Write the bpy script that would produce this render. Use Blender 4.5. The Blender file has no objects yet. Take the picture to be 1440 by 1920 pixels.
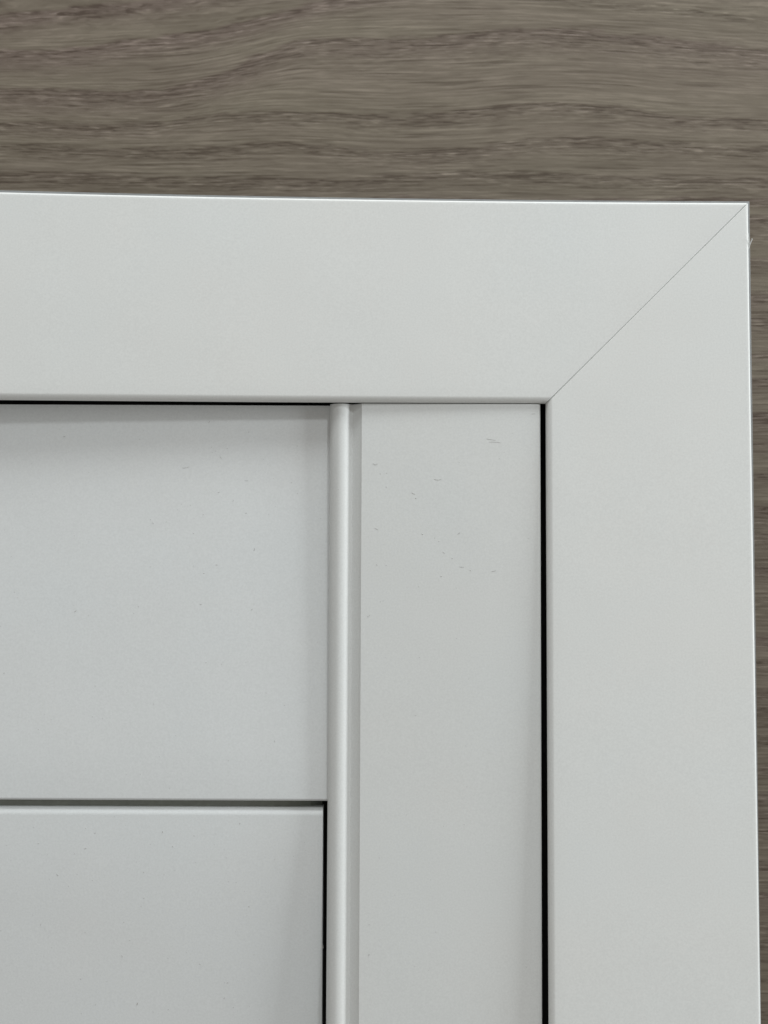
import bpy, math, random
import numpy as np
from mathutils import Vector, Matrix, noise as mnoise

scene = bpy.context.scene
MM = 0.001
rng = random.Random(7)

# ------------------------------------------------------------------ camera
cam_data = bpy.data.cameras.new('camera')
cam_data.sensor_fit = 'VERTICAL'
cam_data.sensor_height = 36.0
cam_data.lens = 54.075
cam_data.clip_start = 0.01
cam_data.clip_end = 50.0
cam = bpy.data.objects.new('camera', cam_data)
scene.collection.objects.link(cam)
tilt, roll = math.radians(4.3), math.radians(0.225)
fwd = Vector((0, math.cos(tilt), math.sin(tilt)))
r0 = Vector((1, 0, 0)); u0 = Vector((0, -math.sin(tilt), math.cos(tilt)))
rgt = math.cos(roll) * r0 + math.sin(roll) * u0
up = -math.sin(roll) * r0 + math.cos(roll) * u0
mat = Matrix((rgt, up, -fwd)).transposed().to_4x4()
mat.translation = Vector((0, -0.548, 0))
cam.matrix_world = mat
cam_data.dof.use_dof = True
cam_data.dof.focus_distance = 0.551
cam_data.dof.aperture_fstop = 11.5
scene.camera = cam

# ------------------------------------------------------------------ room light and lamps
world = bpy.data.worlds.new('World')
scene.world = world
world.use_nodes = True
bg = world.node_tree.nodes['Background']
bg.inputs['Color'].default_value = (1.0, 0.955, 0.90, 1)
bg.inputs['Strength'].default_value = 0.275

def area(name, loc, size, power, color, target=(0, 0, 0), size_y=None):
    l = bpy.data.lights.new(name, 'AREA')
    l.shape = 'RECTANGLE'; l.size = size; l.size_y = size_y or size
    l.energy = power; l.color = color
    o = bpy.data.objects.new(name, l)
    scene.collection.objects.link(o)
    o.location = loc
    o.rotation_euler = (Vector(target) - Vector(loc)).to_track_quat('-Z', 'Y').to_euler()
    return o

area('ceiling_lamp', (1.05, -1.85, 1.82), 0.22, 12.5, (0.955, 0.99, 1.0))
area('side_lamp', (2.20, -0.55, 0.35), 0.6, 31.0, (0.94, 0.985, 1.0), size_y=1.0)
area('upper_lamp', (0.15, -0.60, 1.90), 1.5, 27.5, (0.955, 0.995, 1.0), size_y=0.5)

scene.view_settings.view_transform = 'Standard'
scene.view_settings.look = 'None'
scene.view_settings.exposure = 0.05
scene.view_settings.gamma = 1.0

# ------------------------------------------------------------------ helpers
def prop(o, **kw):
    for k, v in kw.items():
        o[k] = v
    return o

def link_mesh(name, verts, faces, m, parent=None, smooth=True, angle=35):
    me = bpy.data.meshes.new(name)
    me.from_pydata([(a * MM, b * MM, c * MM) for a, b, c in verts], [], faces)
    me.materials.append(m)
    me.update()
    o = bpy.data.objects.new(name, me)
    scene.collection.objects.link(o)
    if parent:
        o.parent = parent
    if smooth:
        me.polygons.foreach_set('use_smooth', [True] * len(me.polygons))
        me.set_sharp_from_angle(angle=math.radians(angle))
    import bmesh
    bm = bmesh.new(); bm.from_mesh(me)
    bmesh.ops.recalc_face_normals(bm, faces=bm.faces)
    bm.to_mesh(me); bm.free()
    return o

def empty(name, loc=(0, 0, 0)):
    o = bpy.data.objects.new(name, None)
    o.empty_display_size = 0.02
    scene.collection.objects.link(o)
    o.location = [v * MM for v in loc]
    return o

def loft(rows, cap=True):
    """rows: list of equal length closed loops of points"""
    n = len(rows[0]); v = [p for r in rows for p in r]; f = []
    for i in range(len(rows) - 1):
        for j in range(n):
            k = (j + 1) % n
            f.append((i * n + j, i * n + k, (i + 1) * n + k, (i + 1) * n + j))
    if cap:
        f.append(tuple(range(n - 1, -1, -1)))
        f.append(tuple((len(rows) - 1) * n + j for j in range(n)))
    return v, f

def arc(cx, cy, r, a0, a1, n, ry=None):
    ry = ry or r
    return [(cx + r * math.cos(math.radians(a0 + (a1 - a0) * i / n)),
             cy + ry * math.sin(math.radians(a0 + (a1 - a0) * i / n))) for i in range(n + 1)]

# ------------------------------------------------------------------ materials
def N(nt, t, **kw):
    n = nt.nodes.new(t)
    for k, v in kw.items():
        setattr(n, k, v)
    return n

def new_mat(name):
    m = bpy.data.materials.new(name); m.use_nodes = True
    nt = m.node_tree
    return m, nt, nt.nodes['Principled BSDF'], nt.links.new

def white_foil(name, base, rough, speck=0.0, seed=0.0):
    m, nt, b, L = new_mat(name)
    tc = N(nt, 'ShaderNodeTexCoord')
    mp = N(nt, 'ShaderNodeMapping'); mp.inputs['Location'].default_value = (seed, seed * .7, seed * .3)
    geo = N(nt, 'ShaderNodeNewGeometry')
    L(geo.outputs['Position'], mp.inputs['Vector'])
    # broad, very faint tint drift of the foil
    n1 = N(nt, 'ShaderNodeTexNoise'); n1.inputs['Scale'].default_value = 22; n1.inputs['Detail'].default_value = 3
    L(mp.outputs[0], n1.inputs['Vector'])
    mix = N(nt, 'ShaderNodeMix', data_type='RGBA')
    mix.inputs[6].default_value = (base[0] * 1.012, base[1] * 0.994, base[2] * 0.985, 1)
    mix.inputs[7].default_value = (base[0] * 0.985, base[1] * 1.0, base[2] * 1.01, 1)
    L(n1.outputs['Fac'], mix.inputs[0])
    # fine satin mottling
    n2 = N(nt, 'ShaderNodeTexNoise'); n2.inputs['Scale'].default_value = 1500; n2.inputs['Detail'].default_value = 2
    L(mp.outputs[0], n2.inputs['Vector'])
    mr = N(nt, 'ShaderNodeMapRange'); mr.inputs['From Min'].default_value = .25; mr.inputs['From Max'].default_value = .75
    mr.inputs['To Min'].default_value = .955; mr.inputs['To Max'].default_value = 1.035
    L(n2.outputs['Fac'], mr.inputs['Value'])
    mul = N(nt, 'ShaderNodeMix', data_type='RGBA', blend_type='MULTIPLY'); mul.inputs[0].default_value = 1
    L(mix.outputs[2], mul.inputs[6]); L(mr.outputs[0], mul.inputs[7])
    out = mul.outputs[2]
    if speck > 0:
        # sparse dirt specks, clustered
        n3 = N(nt, 'ShaderNodeTexVoronoi'); n3.inputs['Scale'].default_value = 230
        L(mp.outputs[0], n3.inputs['Vector'])
        lt = N(nt, 'ShaderNodeMapRange'); lt.inputs['From Min'].default_value = .02; lt.inputs['From Max'].default_value = .06
        lt.inputs['To Min'].default_value = 1; lt.inputs['To Max'].default_value = 0
        L(n3.outputs['Distance'], lt.inputs['Value'])
        sep = N(nt, 'ShaderNodeSeparateColor'); L(n3.outputs['Color'], sep.inputs[0])
        g = N(nt, 'ShaderNodeMapRange'); g.inputs['From Min'].default_value = .72; g.inputs['From Max'].default_value = 1.0
        L(sep.outputs[0], g.inputs['Value'])
        mm = N(nt, 'ShaderNodeMath', operation='MULTIPLY'); L(lt.outputs[0], mm.inputs[0]); L(g.outputs[0], mm.inputs[1])
        m2 = N(nt, 'ShaderNodeMath', operation='MULTIPLY'); L(mm.outputs[0], m2.inputs[0]); m2.inputs[1].default_value = speck
        mx = N(nt, 'ShaderNodeMix', data_type='RGBA'); L(m2.outputs[0], mx.inputs[0]); L(out, mx.inputs[6])
        mx.inputs[7].default_value = (.25, .25, .24, 1)
        out = mx.outputs[2]
    L(out, b.inputs['Base Color'])
    nr = N(nt, 'ShaderNodeTexNoise'); nr.inputs['Scale'].default_value = 35; nr.inputs['Detail'].default_value = 5
    L(mp.outputs[0], nr.inputs['Vector'])
    rr = N(nt, 'ShaderNodeMapRange'); rr.inputs['From Min'].default_value = .3; rr.inputs['From Max'].default_value = .7
    rr.inputs['To Min'].default_value = rough - .05; rr.inputs['To Max'].default_value = rough + .06
    L(nr.outputs['Fac'], rr.inputs['Value']); L(rr.outputs[0], b.inputs['Roughness'])
    b.inputs['Specular IOR Level'].default_value = .5
    # orange peel
    n4 = N(nt, 'ShaderNodeTexNoise'); n4.inputs['Scale'].default_value = 900; n4.inputs['Detail'].default_value = 2
    L(mp.outputs[0], n4.inputs['Vector'])
    bp = N(nt, 'ShaderNodeBump'); bp.inputs['Strength'].default_value = .12; bp.inputs['Distance'].default_value = .0001
    L(n4.outputs['Fac'], bp.inputs['Height'])
    n5 = N(nt, 'ShaderNodeTexNoise'); n5.inputs['Scale'].default_value = 28; n5.inputs['Detail'].default_value = 1
    L(mp.outputs[0], n5.inputs['Vector'])
    b2 = N(nt, 'ShaderNodeBump'); b2.inputs['Strength'].default_value = .5; b2.inputs['Distance'].default_value = .0004
    L(n5.outputs['Fac'], b2.inputs['Height']); L(bp.outputs[0], b2.inputs['Normal']); L(b2.outputs[0], b.inputs['Normal'])
    return m

M_case = white_foil('white_casing_foil', (.776, .795, .782), .42, 0, 0.1)
M_jamb = white_foil('white_jamb_foil', (.728, .748, .738), .5, .35, 1.3)
M_panel = white_foil('white_panel_foil', (.755, .783, .786), .42, .35, 2.9)

def flat(name, c, rough=.7):
    m, nt, b, L = new_mat(name)
    n = N(nt, 'ShaderNodeTexNoise'); n.inputs['Scale'].default_value = 400; n.inputs['Detail'].default_value = 4
    geo = N(nt, 'ShaderNodeNewGeometry'); L(geo.outputs['Position'], n.inputs['Vector'])
    mix = N(nt, 'ShaderNodeMix', data_type='RGBA')
    mix.inputs[6].default_value = tuple(x * .8 for x in c) + (1,); mix.inputs[7].default_value = tuple(x * 1.2 for x in c) + (1,)
    L(n.outputs['Fac'], mix.inputs[0]); L(mix.outputs[2], b.inputs['Base Color'])
    b.inputs['Roughness'].default_value = rough
    return m
M_gap_shade = flat('gap_shade_black', (.012, .011, .010), .9)  # near-black colour standing in for the shade deep in the gaps
M_seal = flat('grey_green_seal', (.25, .265, .235), .6)
M_back = flat('grey_backing', (.32, .33, .335), .7)

# ------------------------------------------------------------------ the wood grain board behind
def wood_material():
    m, nt, b, L = new_mat('grey_brown_oak')
    geo = N(nt, 'ShaderNodeNewGeometry')
    aw = N(nt, 'ShaderNodeAttribute', attribute_name='grain_shift')
    ad = N(nt, 'ShaderNodeAttribute', attribute_name='grain_dark')
    ap = N(nt, 'ShaderNodeAttribute', attribute_name='grain_pore')
    at = N(nt, 'ShaderNodeAttribute', attribute_name='grain_tint')
    sx = N(nt, 'ShaderNodeSeparateXYZ'); L(geo.outputs['Position'], sx.inputs[0])
    zz = N(nt, 'ShaderNodeMath', operation='ADD'); L(sx.outputs['Z'], zz.inputs[0]); L(aw.outputs['Fac'], zz.inputs[1])
    def coords(ax, az, off):
        a = N(nt, 'ShaderNodeMath', operation='MULTIPLY'); L(sx.outputs['X'], a.inputs[0]); a.inputs[1].default_value = ax
        c = N(nt, 'ShaderNodeMath', operation='MULTIPLY'); L(zz.outputs[0], c.inputs[0]); c.inputs[1].default_value = az
        cb = N(nt, 'ShaderNodeCombineXYZ'); L(a.outputs[0], cb.inputs['X']); L(c.outputs[0], cb.inputs['Y']); cb.inputs['Z'].default_value = off
        return cb.outputs[0]
    def noise(ax, az, off, det=3, rough=.55, dist=0):
        n = N(nt, 'ShaderNodeTexNoise'); n.inputs['Scale'].default_value = 1; n.inputs['Detail'].default_value = det
        n.inputs['Roughness'].default_value = rough; n.inputs['Distortion'].default_value = dist
        L(coords(ax, az, off), n.inputs['Vector']); return n.outputs['Fac']
    def rngm(v, a, b_, c, d):
        n = N(nt, 'ShaderNodeMapRange'); n.inputs['From Min'].default_value = a; n.inputs['From Max'].default_value = b_
        n.inputs['To Min'].default_value = c; n.inputs['To Max'].default_value = d; L(v, n.inputs['Value']); return n.outputs[0]
    def mth(op, x, y):
        n = N(nt, 'ShaderNodeMath', operation=op)
        for i, q in enumerate((x, y)):
            if isinstance(q, (int, float)): n.inputs[i].default_value = q
            else: L(q, n.inputs[i])
        return n.outputs[0]
    broad = rngm(noise(14, 130, 0, 3, .5, .6), .3, .7, -1, 1)         # soft figure
    streak = rngm(noise(32, 1100, 5, 3, .6, .25), .3, .7, -1, 1)      # long fibres
    pores = rngm(noise(120, 1350, 11, 2, .5, .3), .50, .64, 0, 1)     # short dark pores
    flecks = rngm(noise(130, 1400, 23, 2, .5, .3), .51, .66, 0, 1)    # short pale flecks
    lines = rngm(noise(28, 800, 31, 1, .5, .4), .58, .68, 0, 1)      # a few long dark hairlines
    v = mth('MULTIPLY', broad, .15)
    v = mth('ADD', v, mth('MULTIPLY', streak, .34))
    brk = rngm(noise(26, 900, 57, 3, .6, .3), .3, .66, 1.35, .2)       # rings break up into streaks
    v = mth('SUBTRACT', v, mth('MULTIPLY', mth('MULTIPLY', ad.outputs['Fac'], brk), .50))
    v = mth('SUBTRACT', v, mth('MULTIPLY', ap.outputs['Fac'], .14))
    pm = mth('ADD', mth('MULTIPLY', ap.outputs['Fac'], .50), .16)
    v = mth('SUBTRACT', v, mth('MULTIPLY', pores, pm))
    v = mth('ADD', v, mth('MULTIPLY', flecks, mth('ADD', mth('MULTIPLY', ap.outputs['Fac'], .55), .08)))
    v = mth('SUBTRACT', v, mth('MULTIPLY', lines, .46))
    v = rngm(v, -1, .6, 0, 1)
    cr = N(nt, 'ShaderNodeValToRGB'); L(v, cr.inputs[0])
    e = cr.color_ramp.elements
    e[0].position = 0; e[0].color = (.080, .060, .041, 1)
    e[1].position = 1; e[1].color = (.310, .268, .210, 1)
    k = e.new(.62); k.color = (.188, .160, .120, 1)
    tint = N(nt, 'ShaderNodeMix', data_type='RGBA', blend_type='MULTIPLY')
    tn = rngm(noise(9, 60, 41, 2), .35, .65, 0, 1)
    L(mth('MULTIPLY', mth('ADD', at.outputs['Fac'], mth('MULTIPLY', tn, .28)), .9), tint.inputs[0])
    L(cr.outputs[0], tint.inputs[6]); tint.inputs[7].default_value = (1.03, .955, 1.05, 1)
    L(tint.outputs[2], b.inputs['Base Color'])
    b.inputs['Roughness'].default_value = .52
    b.inputs['Specular IOR Level'].default_value = .35
    bp = N(nt, 'ShaderNodeBump'); bp.inputs['Strength'].default_value = .35; bp.inputs['Distance'].default_value = .0002
    L(v, bp.inputs['Height']); L(bp.outputs[0], b.inputs['Normal'])
    return m

def wood_board():
    x0, x1, z0, z1 = -330., 330., -330., 360.
    nx, nz = 260, 1380
    X = np.linspace(x0, x1, nx + 1); Z = np.linspace(z0, z1, nz + 1)
    gx, gz = np.meshgrid(X, Z)                                 # rows = z
    # board coordinates in 0.215 mm units measured from the board's upper left
    U = (gx + 159.5) * 4.54; V = (258.5 - gz) * 4.67
    lines = [  # growth ring lines, as they run on this board: (points, strength, width, pore zone width)
        ([(-400, 60), (0, 38), (120, 22), (300, 6), (420, -20), (700, -60), (1500, -60)], .5, 12, 26, 1.0),
        ([(-400, 120), (0, 108), (120, 104), (250, 84), (360, 74), (450, 52), (540, 22), (640, -6), (800, -40), (1500, -40)], .55, 9, 30, 1.0),
        ([(-400, 176), (0, 180), (150, 183), (300, 184), (370, 166), (430, 144), (490, 112), (560, 82), (700, 80), (860, 72), (1000, 55), (1120, 62), (1220, 72), (1330, 88), (1500, 104), (2000, 130)], .8, 8, 40, .7),
        ([(-400, 236), (0, 243), (90, 248), (200, 250), (290, 247), (340, 236), (420, 225), (600, 226), (740, 232), (860, 224), (960, 208), (1060, 204), (1160, 212), (1250, 230), (1440, 238), (2000, 260)], .9, 7, 24, .3),
        ([(-400, 286), (0, 287), (150, 295), (300, 298), (420, 296), (520, 280), (620, 286), (700, 300), (800, 302), (900, 292), (1010, 276), (1120, 276), (1240, 284), (1440, 292), (2000, 310)], .85, 9, 22, .2),
        ([(-400, 340), (0, 346), (200, 352), (500, 356), (640, 356), (720, 346), (860, 342), (1000, 342), (1200, 348), (1440, 352), (2000, 366)], .8, 9, 20, .2),
        ([(-400, -60), (900, -30), (1120, 2), (1250, 14), (1440, 34), (2000, 90)], .45, 7, 14, 0),
    ]
    v = 395; i = 0
    r2 = random.Random(5)
    while v < 3400:                                            # rings further down, repeating unevenly
        pts = [(u, v + r2.uniform(-8, 8)) for u in range(-1400, 2600, 170)]
        lines.append((pts, r2.uniform(.3, .95), r2.uniform(5, 11), r2.uniform(12, 30), r2.uniform(0, .8)))
        v += r2.uniform(26, 70)
    v = -110
    while v > -1200:
        pts = [(u, v + r2.uniform(-14, 14)) for u in range(-1400, 2600, 220)]
        lines.append((pts, r2.uniform(.3, .9), r2.uniform(6, 12), r2.uniform(14, 36), r2.uniform(0, .8)))
        v -= r2.uniform(34, 80)
    dark = np.zeros_like(U); pore = np.zeros_like(U); tint = np.zeros_like(U)
    g = np.random.default_rng(3)
    def vnoise(su, sv):                                         # smooth value noise, su x sv units per cell
        a = g.uniform(-1, 1, (int(3600 / sv) + 8, int(3400 / su) + 8))
        fu = (U + 1000) / su; fv = (V + 900) / sv
        iu = np.clip(fu.astype(int), 0, a.shape[1] - 2); iv = np.clip(fv.astype(int), 0, a.shape[0] - 2)
        tu = fu - iu; tv = fv - iv; tu = tu * tu * (3 - 2 * tu); tv = tv * tv * (3 - 2 * tv)
        return ((a[iv, iu] * (1 - tu) + a[iv, iu + 1] * tu) * (1 - tv) + (a[iv + 1, iu] * (1 - tu) + a[iv + 1, iu + 1] * tu) * tv)
    JIT = 5 * vnoise(40, 4) + 3 * vnoise(90, 9) + 3.5 * vnoise(20, 3)
    ws = np.full_like(U, 1e-6); sh = np.zeros_like(U)
    for pts, s, w, pw, tn in lines:
        px = [p[0] for p in pts]; py = [p[1] for p in pts]
        uu = np.linspace(-2200, 2900, 1200)
        c = np.interp(uu, px, py)
        ker = np.hanning(21); ker /= ker.sum()
        c = np.convolve(np.pad(c, 10, 'edge'), ker, 'valid')
        cv = np.interp(U, uu, c)
        d = V - cv + JIT                                             # below the line = positive
        wob = 1 + .35 * np.sin(U * .013 + cv[0, 0]) * np.sin(U * .031 + s * 9)
        dark = np.maximum(dark, s * wob * np.where(d < 0, np.exp(-(d / (w * .8)) ** 2), .75 * np.exp(-(d / (w * 2.9)) ** 2) + .25 * np.exp(-(d / w) ** 2)))
        z = np.where(d < 0, np.exp(-(d / 5) ** 2), np.exp(-(d / pw) ** 2))
        pore = np.maximum(pore, z); tint = np.maximum(tint, tn * z)
        k = np.exp(-(d / 60) ** 2)
        ws += k; sh += k * (cv - np.median(c[(uu > 0) & (uu < 1440)]))
    shift = .55 * sh / ws / 4670.0                                    # metres
    verts = np.stack([gx * MM, np.full_like(gx, 70 * MM), gz * MM], -1).reshape(-1, 3)
    idx = np.arange((nz + 1) * (nx + 1)).reshape(nz + 1, nx + 1)
    f = np.stack([idx[:-1, :-1], idx[:-1, 1:], idx[1:, 1:], idx[1:, :-1]], -1).reshape(-1, 4)
    me = bpy.data.meshes.new('wall')
    me.vertices.add(len(verts)); me.vertices.foreach_set('co', verts.ravel())
    me.loops.add(f.size); me.loops.foreach_set('vertex_index', f.ravel().astype(np.int32))
    me.polygons.add(len(f)); me.polygons.foreach_set('loop_start', np.arange(0, f.size, 4, dtype=np.int32))
    me.update(calc_edges=True)
    for nme, a in (('grain_shift', shift), ('grain_dark', dark), ('grain_pore', pore), ('grain_tint', tint)):
        at = me.attributes.new(nme, 'FLOAT', 'POINT'); at.data.foreach_set('value', a.ravel().astype(np.float32))
    me.materials.append(wood_material())
    o = bpy.data.objects.new('wall', me); scene.collection.objects.link(o)
    prop(o, kind='structure', label='grey brown oak grain board behind the white door frame')
wood_board()

# ------------------------------------------------------------------ the casing (two mitred lengths)
OUT_Z, OUT_X, IN_Z, IN_X = 154.3, 131.6, 80.75, 58.15
W = OUT_Z - IN_Z                                              # 73.5 wide

def casing_profile(w):
    """(t, y): t = 0 at the inner edge, w at the outer edge; y = depth behind the face"""
    p = []
    p += [(2.6, 16.0), (2.6, 3.5), (.1, 3.2)]
    p += [(.0, 2.9)]
    # rounded inner edge: 2.3 mm
    p += [(2.3 - 2.3 * math.cos(math.radians(a)), 2.3 - 2.3 * math.sin(math.radians(a)) ** 1.0) for a in (8, 18, 28, 38, 48, 58, 68, 78, 85, 90)]
    p += [(6, -.02), (w * .5, -.04), (w - 4, -.02), (w - 1.6, 0.0)]
    p += [(w - .95 + .95 * math.sin(math.radians(a)), .8 - .8 * math.cos(math.radians(a))) for a in (0, 15, 30, 45, 60, 75, 90)]
    p += [(w, 3), (w, 12), (w - .4, 16.0)]
    return p

PROF = casing_profile(W)
def bow(x):                                                   # the head length springs off the frame to the left
    k = max(0., (125 - x) / 263.)
    return k ** 2

casing = empty('door_casing', (60, 0, 80))
prop(casing, label='wide flat white mitred casing around the corner of the door frame', category='door casing', kind='thing')
off = Vector((60, 0, 80))

def rel(p): return (p[0] - off.x, p[1] - off.y, p[2] - off.z)

# head length
rows = []
us = [i / 40 for i in range(41)]
XL = -330.
def head_pt(t, y, e, drop):
    z = IN_Z + t; xm = IN_X + t - .05 - e
    return xm, z, y + drop
def dropk(t):                                                 # the joint closes up midway along the mitre
    return .3 + .7 * abs(2 * t / W - .85) ** 1.3 + .12 * math.sin(t * .9)
ends = [(e, d) for e, d in ((0, .35), (.10, .10), (.22, .02), (.4, 0))]
def head_row(frac, e=0.4, drop=0.):
    r = []
    for t, y in PROF:
        xm, z, _ = head_pt(t, y, e, 0)
        x = xm + (XL - xm) * frac
        b = bow(x)
        r.append(rel((x, y + (drop * dropk(t) if y < 1.5 else 0) - 3.4 * b, z + 1.75 * b * (t / W) + .15 * b)))
    return r
rows = [head_row(0, e, d) for e, d in ends] + [head_row(u) for u in us[1:]]
v, f = loft(rows)
head = link_mesh('head_casing', v, f, M_case, casing, angle=40)
# side length
def side_row(frac, e=0.4, drop=0.):
    r = []
    ZB = -330.
    for t, y in PROF:
        x = IN_X + t; zm = IN_Z + t - .05 - e
        z = zm + (ZB - zm) * frac
        r.append(rel((x, y + (drop * dropk(t) if y < 1.5 else 0) - max(0., 80 - z) * .008, z)))
    return r
rows = [side_row(0, e, d) for e, d in ends] + [side_row(i / 20) for i in range(1, 21)]
v, f = loft(rows)
side = link_mesh('side_casing', v, f, M_case, casing, angle=40)

def box(x0, x1, y0, y1, z0, z1, ch=.0):
    v = [(x, y, z) for x in (x0, x1) for y in (y0, y1) for z in (z0, z1)]
    f = [(0, 1, 3, 2), (4, 6, 7, 5), (0, 4, 5, 1), (2, 3, 7, 6), (0, 2, 6, 4), (1, 5, 7, 3)]
    return v, f
# grey strip on the back edge of the casing, a little proud of it all round
def lshape(parent, name, m, ox, oz, w, y0, y1, inner_off):
    topx = [ox - 1] + list(range(120, -331, -15))
    ring = [(ox, -330), (ox - w, -330), (ox - w, oz - w), (-330, oz - w)] + [(x, oz + 3.0 * bow(x)) for x in reversed(topx)] + [(ox, oz)]
    v = [rel((x, y0, z)) for x, z in ring] + [rel((x, y1, z)) for x, z in ring]
    n = len(ring)
    f = [tuple(range(n)), tuple(range(2 * n - 1, n - 1, -1))]
    f += [(j, n + j, n + (j + 1) % n, (j + 1) % n) for j in range(n)]
    return link_mesh(name, v, f, m, parent, smooth=False)
lshape(casing, 'backing_strip', M_back, 137.9, 161.5, 30, 24, 34, 0)

# curled sliver of foil lifting off the outer edge
def tube(pts, rad, n=6):
    rows = []
    for i, p in enumerate(pts):
        a = Vector(pts[max(0, i - 1)]); b = Vector(pts[min(len(pts) - 1, i + 1)])
        d = (b - a).normalized(); s = d.orthogonal().normalized(); t = d.cross(s)
        r = rad * (1 if i < len(pts) - 1 else .35)
        rows.append([tuple(Vector(p) + r * (math.cos(2 * math.pi * k / n) * s + math.sin(2 * math.pi * k / n) * t)) for k in range(n)])
    return loft(rows)
pts = [rel(p) for p in ((131.35, .8, 136.9), (131.9, .6, 137.9), (132.15, .2, 138.9), (132.5, -.2, 139.9), (132.8, -.5, 140.6), (132.7, -.6, 141.0))]
v, f = tube(pts, .17)
link_mesh('foil_sliver', v, f, M_case, casing)
pts = [rel(p) for p in ((131.5, .5, 143.4), (131.68, .5, 142.6), (131.85, .5, 141.2), (131.8, .5, 139.6), (131.5, .5, 137.6))]
v, f = tube(pts, .14)
link_mesh('foil_sliver', v, f, M_case, casing)

# ------------------------------------------------------------------ the frame: side jamb with its bead, top panel, seal, gap-shade filler
frame = empty('doorway', (-20, 6, 80))
prop(frame, label='white door frame with beaded side jamb and upper panel inside the casing', category='door frame', kind='thing')
off = Vector((-20, 6, 80))

def jamb_profile():
    p = [(-19.75, 18.0), (-19.75, 6.2)]
    # bead: an asymmetric round
    cx, cy, rx, ry = -15.75, 6.0, 4.0, 4.2
    for a in range(180, 30, -8):
        p.append((cx + rx * math.cos(math.radians(a)), cy - ry * math.sin(math.radians(a)) ** .9))
    x_, y_ = p[-1]
    p += [(-11.75, 3.78), (-11.5, 3.9), (-11.2, 3.85)]
    p += [(-10.2, 3.25), (-9.2, 2.6), (-8.7, 2.25), (-8.35, 1.85), (-8.1, 1.6)]
    p += [(0, 1.55), (20, 1.5), (40, 1.45), (50.5, 1.42), (53.5, 1.44), (55.0, 1.48)]
    for a in range(10, 91, 10):
        p.append((55.0 + 1.2 * math.sin(math.radians(a)), 1.48 + .8 * (1 - math.cos(math.radians(a)))))
    p += [(56.2, 4.0), (56.2, 18.0)]
    return p
JP = jamb_profile()
rows = []
for zt, inset in ((80.55, .25), (80.48, .08), (80.3, 0), (80.1, 0), (79, 0), (60, 0), (20, 0), (-20, 0), (-60, 0), (-120, 0), (-200, 0), (-330, 0)):
    rows.append([rel((x, y + (inset + (80 - zt) * .0068 if y < 15 else 0), zt)) for x, y in JP])
v, f = loft(rows)
link_mesh('side_jamb', v, f, M_jamb, frame, angle=28)

# upper panel (above the groove)
def slab(x0, x1, z0, z1, y0, y1, r_bot=.9, r_top=.2, r_right=.2, tiltf=lambda x, z: 0.0):
    """horizontal board: profile in (z,y) extruded along x"""
    prof = [(z0, y1)]
    prof += [(z0 + r_bot - r_bot * math.cos(math.radians(a)), y0 + r_bot - r_bot * math.sin(math.radians(a))) for a in range(0, 91, 9)]
    nz = 8
    prof += [(z0 + r_bot + (z1 - r_top - z0 - r_bot) * i / nz, y0) for i in range(1, nz)]
    prof += [(z1 - r_top + r_top * math.sin(math.radians(a)), y0 + r_top - r_top * math.cos(math.radians(a))) for a in range(0, 91, 9)]
    prof += [(z1, y1)]
    rows = []
    xs = [x0 + (x1 - r_right - x0) * i / 16 for i in range(17)]
    xr = [(x1 - r_right + r_right * math.sin(math.radians(a)), r_right - r_right * math.cos(math.radians(a))) for a in (20, 40, 60, 80, 90)]
    for x, d in [(x, 0) for x in xs] + xr:
        rows.append([rel((x, (y + d if y < y1 - .01 else y) + tiltf(x, z), z)) for z, y in prof])
    return loft(rows)
v, f = slab(-330, -19.6, -61.7, 80.35, 6.3, 16, .9, .15, .1)
link_mesh('upper_panel', v, f, M_panel, frame, angle=40)
# seal in the groove under the panel
v, f = loft([[(x, d, -72), (x, d, -61.75), (x, 17, -61.75), (x, 17, -72)] for x, d in ((-330, 10.3), (-60, 10.5), (-34, 11), (-26, 13), (-22, 16))])
link_mesh('seal', [rel(p) for p in v], f, M_seal, frame, smooth=False)
# filler behind everything, added near-black so its colour gives the gaps their shade
for (a, b_, c, d) in ((-330, 126, 60, 148), (-21, 126, -330, 60), (-330, -21, -330, 60)):
    v, f = box(a, b_, 18.2, 69.5, c, d)
    link_mesh('gap_shade_filler', [rel(p) for p in v], f, M_gap_shade, frame, smooth=False)

# ------------------------------------------------------------------ door leaf, set a little askew: its foot lies deeper
leaf = empty('door_leaf', (-100, 8, -100))
prop(leaf, label='white door leaf below the dark groove, left of the beaded jamb', category='door', kind='thing')
off = Vector((-100, 8, -100))
def lean(x, z):
    return (-64 - z) * .055
v, f = slab(-330, -21.35, -330, -64.1, 7.2, 17.5, .5, 3.0, .35, lean)
v = [(a, min(b_, 17.9 - 8 + 0.0) if False else b_, c) for a, b_, c in v]
link_mesh('leaf_panel', v, f, M_panel, leaf, angle=40)

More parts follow.
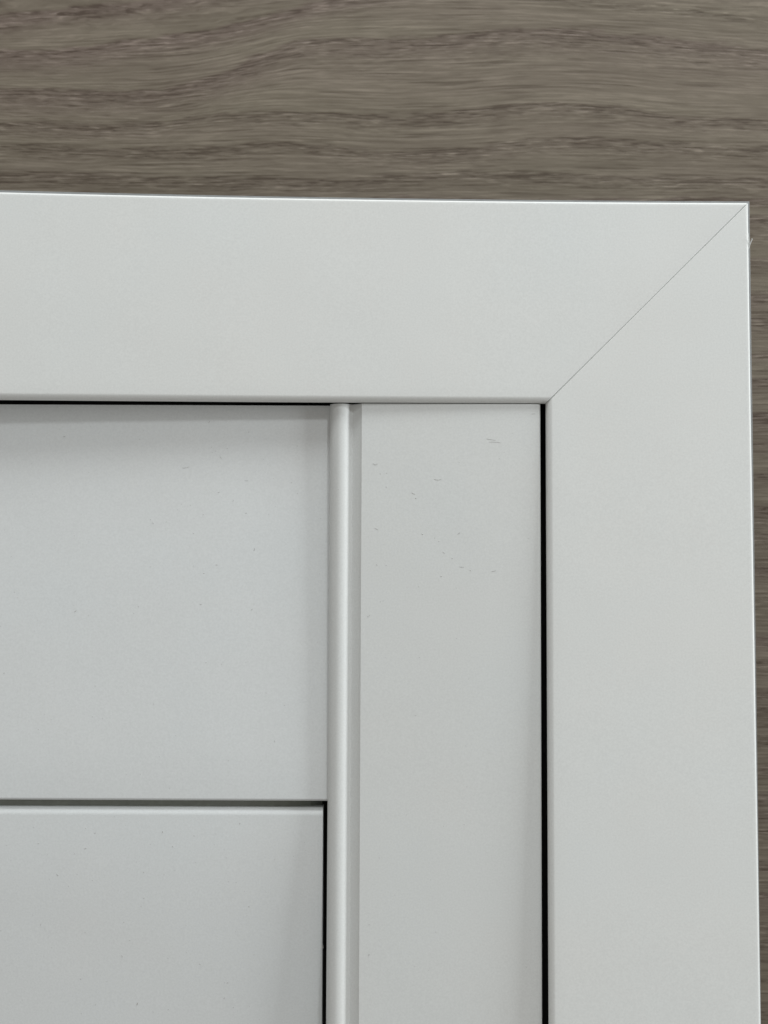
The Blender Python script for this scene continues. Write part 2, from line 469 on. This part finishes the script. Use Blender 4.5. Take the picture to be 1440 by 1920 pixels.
# ------------------------------------------------------------------ dust and fibres lying on the faces
def dust():
    V_, F_ = [], []
    def fleck(x, y, z, L_, wd, ang, bend=0.0):
        n = 5; base = len(V_); c, s = math.cos(ang), math.sin(ang)
        for i in range(n):
            t = (i / (n - 1) - .5) * L_; q = bend * ((i / (n - 1) - .5) ** 2 * 4 - .5)
            w = wd * (.35 if i in (0, n - 1) else 1) * rng.uniform(.8, 1.2) * .5
            for sgn, dy in ((-1, 0), (0, -.06), (1, 0)):
                a = t; b = q + sgn * w
                V_.append((x + a * c - b * s, y + dy, z + a * s + b * c))
        for i in range(n - 1):
            for k in range(2):
                a = base + i * 3 + k
                F_.append((a, a + 1, a + 4, a + 3))
    P_J = 1; P_P = 2; P_L = 3
    def depth(x, z):
        if x > -8.2: return 1.55 - (x) * .0025 - .005 + (80 - z) * .0068
        if x < -21 and z > -61: return 6.3
        if x < -21.4 and z < -67: return 7.2 + lean(x, z)
        return None
    spots = DUST
    for x, z, L_, wd, ang, bend in spots:
        d = depth(x, z)
        if x > -20 and x < -8.2: d = (2.0 if x > -15 else 1.9) + (80 - z) * .0068
        if d is None: continue
        fleck(x, d - .01, z, L_, wd, math.radians(ang), bend)
    for i in range(210):
        x = rng.uniform(-140, 55); z = rng.uniform(-138, 76)
        if -22.5 < x < -7.5 or (x < -20 and -68 < z < -60): continue
        if x > -8 and rng.random() < .5: continue
        d = depth(x, z)
        if d is None: continue
        L_ = rng.choice([.22, .25, .3, .35, .5]); wd = rng.uniform(.09, .17)
        fleck(x, d - .01, z, L_, wd, rng.uniform(0, 3.14), rng.uniform(-.1, .1))
    fleck(-21.2, 10.0, -113.4, 1.5, .3, 1.6)                  # a crumb caught in the gap
    m = flat('grey_dust', (.46, .46, .45), .9)
    o = link_mesh('dust', V_, F_, m, None, smooth=False)
    prop(o, kind='stuff', label='fine grey dust flecks and fibres on the white faces')
DUST = [
    (-3.13, 58.59, 1.7, 0.12, 0, 0.5),
    (-1.39, 55.02, 0.35, 0.2, 0, 0),
    (0.90, 55.34, 0.5, 0.1, 10, 0),
    (10.49, 48.07, 1.3, 0.16, -25, 0.1),
    (11.34, 46.27, 0.5, 0.24, 0, 0),
    (38.44, 67.62, 3.2, 0.13, -8, 0.1),
    (39.78, 66.66, 4.2, 0.1, -4, -0.2),
    (19.28, 53.10, 2.6, 0.09, 0, 0.3),
    (13.77, 33.41, 0.6, 0.15, -30, 0),
    (26.85, 33.77, 1.2, 0.12, 35, 0.1),
    (19.69, 30.87, 0.35, 0.15, 0, 0),
    (21.41, 26.87, 0.8, 0.16, -35, 0),
    (24.47, 24.78, 0.4, 0.22, 0, 0),
    (27.80, 21.78, 1.6, 0.09, -3, 0.1),
    (30.95, 20.48, 0.4, 0.22, 0, 0),
    (39.33, 20.34, 1.7, 0.12, 12, 0.1),
    (20.57, 18.32, 0.6, 0.2, 0, 0),
    (-2.69, 35.29, 1.3, 0.1, -25, 0),
    (-2.46, 22.39, 0.6, 0.17, -50, 0),
    (0.84, 22.21, 0.4, 0.13, 0, 0),
    (53.62, 76.96, 1.3, 0.1, 8, 0),
    (-116.11, 68.63, 0.9, 0.25, 10, 0.1),
    (-63.59, 74.20, 0.9, 0.12, 60, 0.2),
    (-49.23, 70.55, 0.6, 0.15, -20, 0),
    (-31.59, 65.56, 0.5, 0.16, 0, 0),
    (-59.18, 61.18, 0.9, 0.15, -60, 0.1),
    (-72.45, 57.44, 1.4, 0.2, 0, 0.2),
    (-71.11, 57.64, 1.2, 0.12, 30, 0),
    (-49.82, 52.87, 1.2, 0.12, 0, 0.2),
    (-59.80, 48.57, 0.7, 0.15, 20, 0),
    (-54.56, 45.50, 0.6, 0.15, 70, 0),
    (-49.89, 41.07, 0.6, 0.25, 0, 0),
    (-65.29, 40.43, 0.4, 0.2, 0, 0),
    (-83.35, 37.27, 0.8, 0.15, -60, 0.1),
    (-84.33, 38.62, 0.7, 0.1, -60, 0),
    (-46.67, 27.97, 1.1, 0.14, 85, 0.15),
    (-60.26, 22.34, 0.9, 0.14, -5, 0),
    (-64.83, 19.25, 0.6, 0.15, 0, 0),
    (-73.24, 44.27, 0.5, 0.15, 0, 0),
    (-110.85, 5.46, 1, 0.17, 30, 0.2),
    (-65.84, 8.13, 0.8, 0.13, -10, 0.1),
    (-47.41, 6.29, 0.9, 0.13, 45, 0),
    (-69.96, 43.89, 0.3, 0.13, 0, 0),
    (-122.81, -77.15, 0.6, 0.14, 0, 0),
    (-115.93, -88.37, 0.8, 0.17, -30, 0),
    (-106.04, -78.96, 0.9, 0.2, 20, 0),
    (-78.54, -73.03, 0.7, 0.25, 70, 0),
    (-85.17, -87.32, 0.4, 0.17, 0, 0),
    (-67.30, -74.31, 0.4, 0.15, 0, 0),
    (-50.98, -69.92, 0.6, 0.2, 80, 0),
    (-109.80, -80.85, 0.5, 0.17, 0, 0),
    (-121.64, -105.94, 1, 0.13, 80, 0),
    (-92.10, -104.90, 0.4, 0.17, 0, 0),
    (-85.03, -96.48, 0.5, 0.15, 40, 0),
    (-92.66, -116.99, 0.8, 0.14, -60, 0),
    (-47.62, -99.32, 0.7, 0.17, -20, 0),
    (-55.09, -126.30, 0.6, 0.2, 0, 0),
    (-56.16, -131.68, 0.7, 0.15, 40, 0),
    (-87.09, -133.83, 0.9, 0.42, 70, 0),
    (-4.63, -114.74, 0.8, 0.2, 80, 0),
    (-4.67, -104.26, 0.6, 0.14, 70, 0),
    (-5.56, 3.93, 0.45, 0.22, 0, 0),
    (-16.23, 49.13, 1.1, 0.16, -45, 0),
    (-16.15, 36.96, 0.4, 0.1, 0, 0),
    (-38.73, -40.64, 0.6, 0.16, 80, 0),
    (-46.86, 27.59, 0.4, 0.1, 0, 0),
]
dust()
